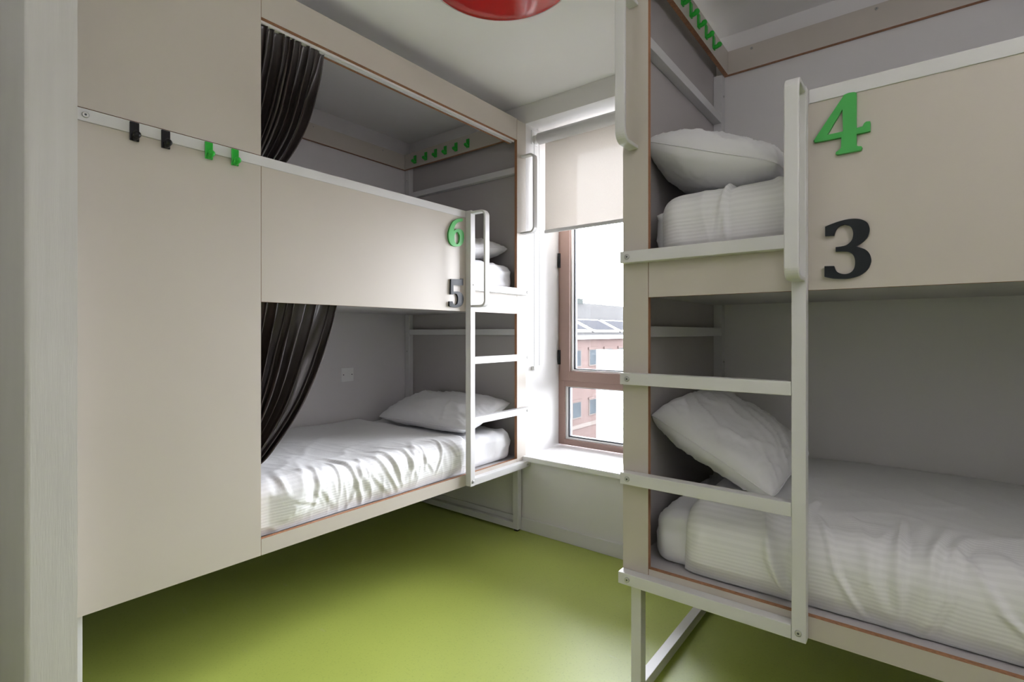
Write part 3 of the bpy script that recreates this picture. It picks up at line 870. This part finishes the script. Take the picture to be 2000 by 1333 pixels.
# ------------------------------------------------------------------ curtains
def curtain(B, ztop, edge, s_left, d0, zend, nf, seed, label):
    """edge: list of (s, z) of the free edge from the top down, swept back towards the hidden tie"""
    bm = bmesh.new()
    nu, nv = 220, 90
    E = [Vector((a, b, 0)) for a, b in edge]
    def edge_at(t):
        x = t * (len(E) - 1); i = min(int(x), len(E) - 2); f = x - i
        p0, p1, p2, p3 = E[max(i - 1, 0)], E[i], E[i + 1], E[min(i + 2, len(E) - 1)]
        return .5 * ((2 * p1) + (p2 - p0) * f + (2 * p0 - 5 * p1 + 4 * p2 - p3) * f * f + (3 * p1 - p0 - 3 * p2 + p3) * f ** 3)
    rows = []
    for j in range(nv + 1):
        t = j / nv
        e = edge_at(t)
        row = []
        for i in range(nu + 1):
            u = i / nu                      # 0 at the hidden side, 1 at the free edge
            wu = u + .022 * math.sin(5.1 * u * math.pi + seed) + .012 * math.sin(13 * u * math.pi + 2 * seed) + .012 * nz(u * 4 + seed, t * 1.5)
            s_l = s_left
            s = s_l + (e.x - s_l) * u
            z_l = ztop + (zend - ztop) * t
            z = z_l + (e.y - z_l) * (u ** .8)
            gr = min(1, t * 3.5)
            amp = (.0085 + .013 * gr) * (1 + .35 * nz(u * 9, seed))
            ph = 2 * math.pi * nf * wu
            fold = math.sin(ph + .5 * math.sin(ph)) + .30 * math.sin(.5 * ph + seed)
            d = d0 + .026 * gr + amp * fold + .010 * gr * nz(u * 5 + seed, t * 3)
            s += .010 * math.cos(ph) * (.3 + .7 * min(1, t * 4))
            d = max(d, .0235)
            if t < .02: d = min(d, .0445)
            row.append(bm.verts.new(B.W(s, d, z)))
        rows.append(row)
    for j in range(nv):
        for i in range(nu):
            f = bm.faces.new((rows[j][i], rows[j][i + 1], rows[j + 1][i + 1], rows[j + 1][i])); f.smooth = True
    me = bpy.data.meshes.new('curtain'); bm.to_mesh(me); bm.free()
    o = link_mesh('curtain', me, M['curtain'])
    sd = o.modifiers.new('cloth_thickness', 'SOLIDIFY'); sd.thickness = .0015
    tag(o, label, 'curtain', 'dark satin curtains on the bunk')
    return o
curtain(BL, 2.240, [(1.276, 2.240), (1.283, 2.16), (1.303, 2.065), (1.337, 1.955), (1.381, 1.854), (1.429, 1.774), (1.52, 1.66), (1.62, 1.57)],
        1.76, .034, 1.57, 17, 1.0, 'dark brown satin curtain swept aside at the top bunk above the coat hooks')
curtain(BL, 1.268, [(1.214, 1.268), (1.232, 1.171), (1.268, 1.049), (1.316, .942), (1.375, .84), (1.445, .75), (1.513, .685), (1.62, .64)],
        1.76, .036, .645, 13, 2.6, 'dark brown satin curtain swept aside at the lower bunk')
bm = bmesh.new()
for d0, d1, z0, z1 in ((.026, .046, 1.2685, 1.2715),):
    a, b = BL.W(1.2, d0, z0), BL.W(2.0, d1, z1); add_box(bm, [min(a[i], b[i]) for i in range(3)], [max(a[i], b[i]) for i in range(3)])
finish(bm, 'curtain_track', M['alu'], rootL)

# ------------------------------------------------------------------ socket plate on the left wall
sp = tag(empty('socket_plate', (XL, 1.905, .888)), 'small square blank socket plate on the grey wall above the lower bed', 'socket plate')
bm = bmesh.new(); add_box(bm, (XL + .0003, 1.862, .845), (XL + .0085, 1.948, .931), .002); finish(bm, 'plate', M['plastic'], sp)
for yy in (1.875, 1.935):
    bm = bmesh.new(); add_cyl(bm, (XL + .0084, yy, .888), (XL + .0098, yy, .888), .0034, seg=12); finish(bm, 'screw', M['gasket'], sp)
bm = bmesh.new(); add_box(bm, (XL + .0084, 1.899, .882), (XL + .0092, 1.911, .894), .0003); finish(bm, 'flex_outlet', M['plastic'], sp)

# ------------------------------------------------------------------ outside: street, brick block, white block
GZ = -9.0
struct(wbox('ground', (-70, 3.2, GZ - .3), (45, 95, GZ), M['asphalt']))
bb = tag(empty('brick_building', (-24, 45, GZ)), 'red brick building with slate roof and roof panels, seen through the window', 'building')
EA = .90
wbox('brick_wall', (-40, 30, GZ), (-24, 75, EA - .35), M['brick'], bb)
wbox('eave_gutter', (-24.2, 29.8, EA - .35), (-23.6, 75.2, EA), M['outwhite'], bb)
bm = bmesh.new()
rz = 4.75
pr = [(-24.0, EA), (-32, rz), (-40, EA)]
A = [bm.verts.new((x, 29.8, z)) for x, z in pr]; Bv = [bm.verts.new((x, 75.2, z)) for x, z in pr]
for i in range(3):
    j = (i + 1) % 3; bm.faces.new((A[i], A[j], Bv[j], Bv[i]))
bm.faces.new(A); bm.faces.new(Bv[::-1])
finish(bm, 'roof', M['slate'], bb)
wbox('roof_vent', (-32.3, 52.0, rz - .4), (-31.6, 54.2, rz + .45), M['chimney'], bb)
# roof panels: tilted dark panes in white frames
sl = (rz - EA) / 8.0
def roofpt(k, y, lift): # k metres inward from the eave
    return Vector((-24.0 - k, y, EA + k * sl + lift))
for i in range(6):
    y0 = 32.7 + i * 5.75
    def slab(name, k0, k1, ya, yb, l0, l1, m, parent):
        bm = bmesh.new()
        v = [bm.verts.new(roofpt(k, y, l)) for l in (l0, l1) for k, y in ((k0, ya), (k1, ya), (k1, yb), (k0, yb))]
        for q in ((0, 1, 2, 3), (4, 5, 6, 7), (0, 1, 5, 4), (1, 2, 6, 5), (2, 3, 7, 6), (3, 0, 4, 7)): bm.faces.new([v[x] for x in q])
        return finish(bm, name, m, parent)
    fr = slab('panel_frame', .5, 3.0, y0, y0 + 5.2, .05, .18, M['outwhite'], bb)
    slab('pane', .75, 2.75, y0 + .3, y0 + 4.9, .18, .22, M['solar'], fr)
# windows of the brick wall
for z0, h in ((-1.95, 1.55), (-6.55, 1.5)):
    wbox('stone_band', (-24.06, 30, z0 - .95), (-23.94, 75, z0 - .60), M['stonecourse'], bb)
    for i in range(12):
        y0 = 33.2 + i * 3.0
        wf = wbox('far_window', (-24.05, y0, z0), (-23.93, y0 + 1.55, z0 + h), M['stonecourse'], bb)
        wbox('pane', (-23.96, y0 + .10, z0 + .10), (-23.91, y0 + 1.45, z0 + h - .08), M['outglass'], wf)
        wbox('lintel', (-24.05, y0 - .15, z0 + h), (-23.88, y0 + 1.7, z0 + h + .18), M['brick'], wf)
wb2 = tag(empty('white_building', (-5, 24, GZ)), 'plain white clad building standing in front of the brick one', 'building')
wbox('core', (-13.15, 24.10, GZ), (6, 34, .20), M['outwhite'], wb2)
zz = .27; k = 0
while zz > GZ + .4:
    h = .48 if k else .62
    wbox('cladding_panel', (-13.2, 24.0, zz - h + .03), (6.05, 24.10, zz), M['outwhite'], wb2)
    zz -= h; k += 1
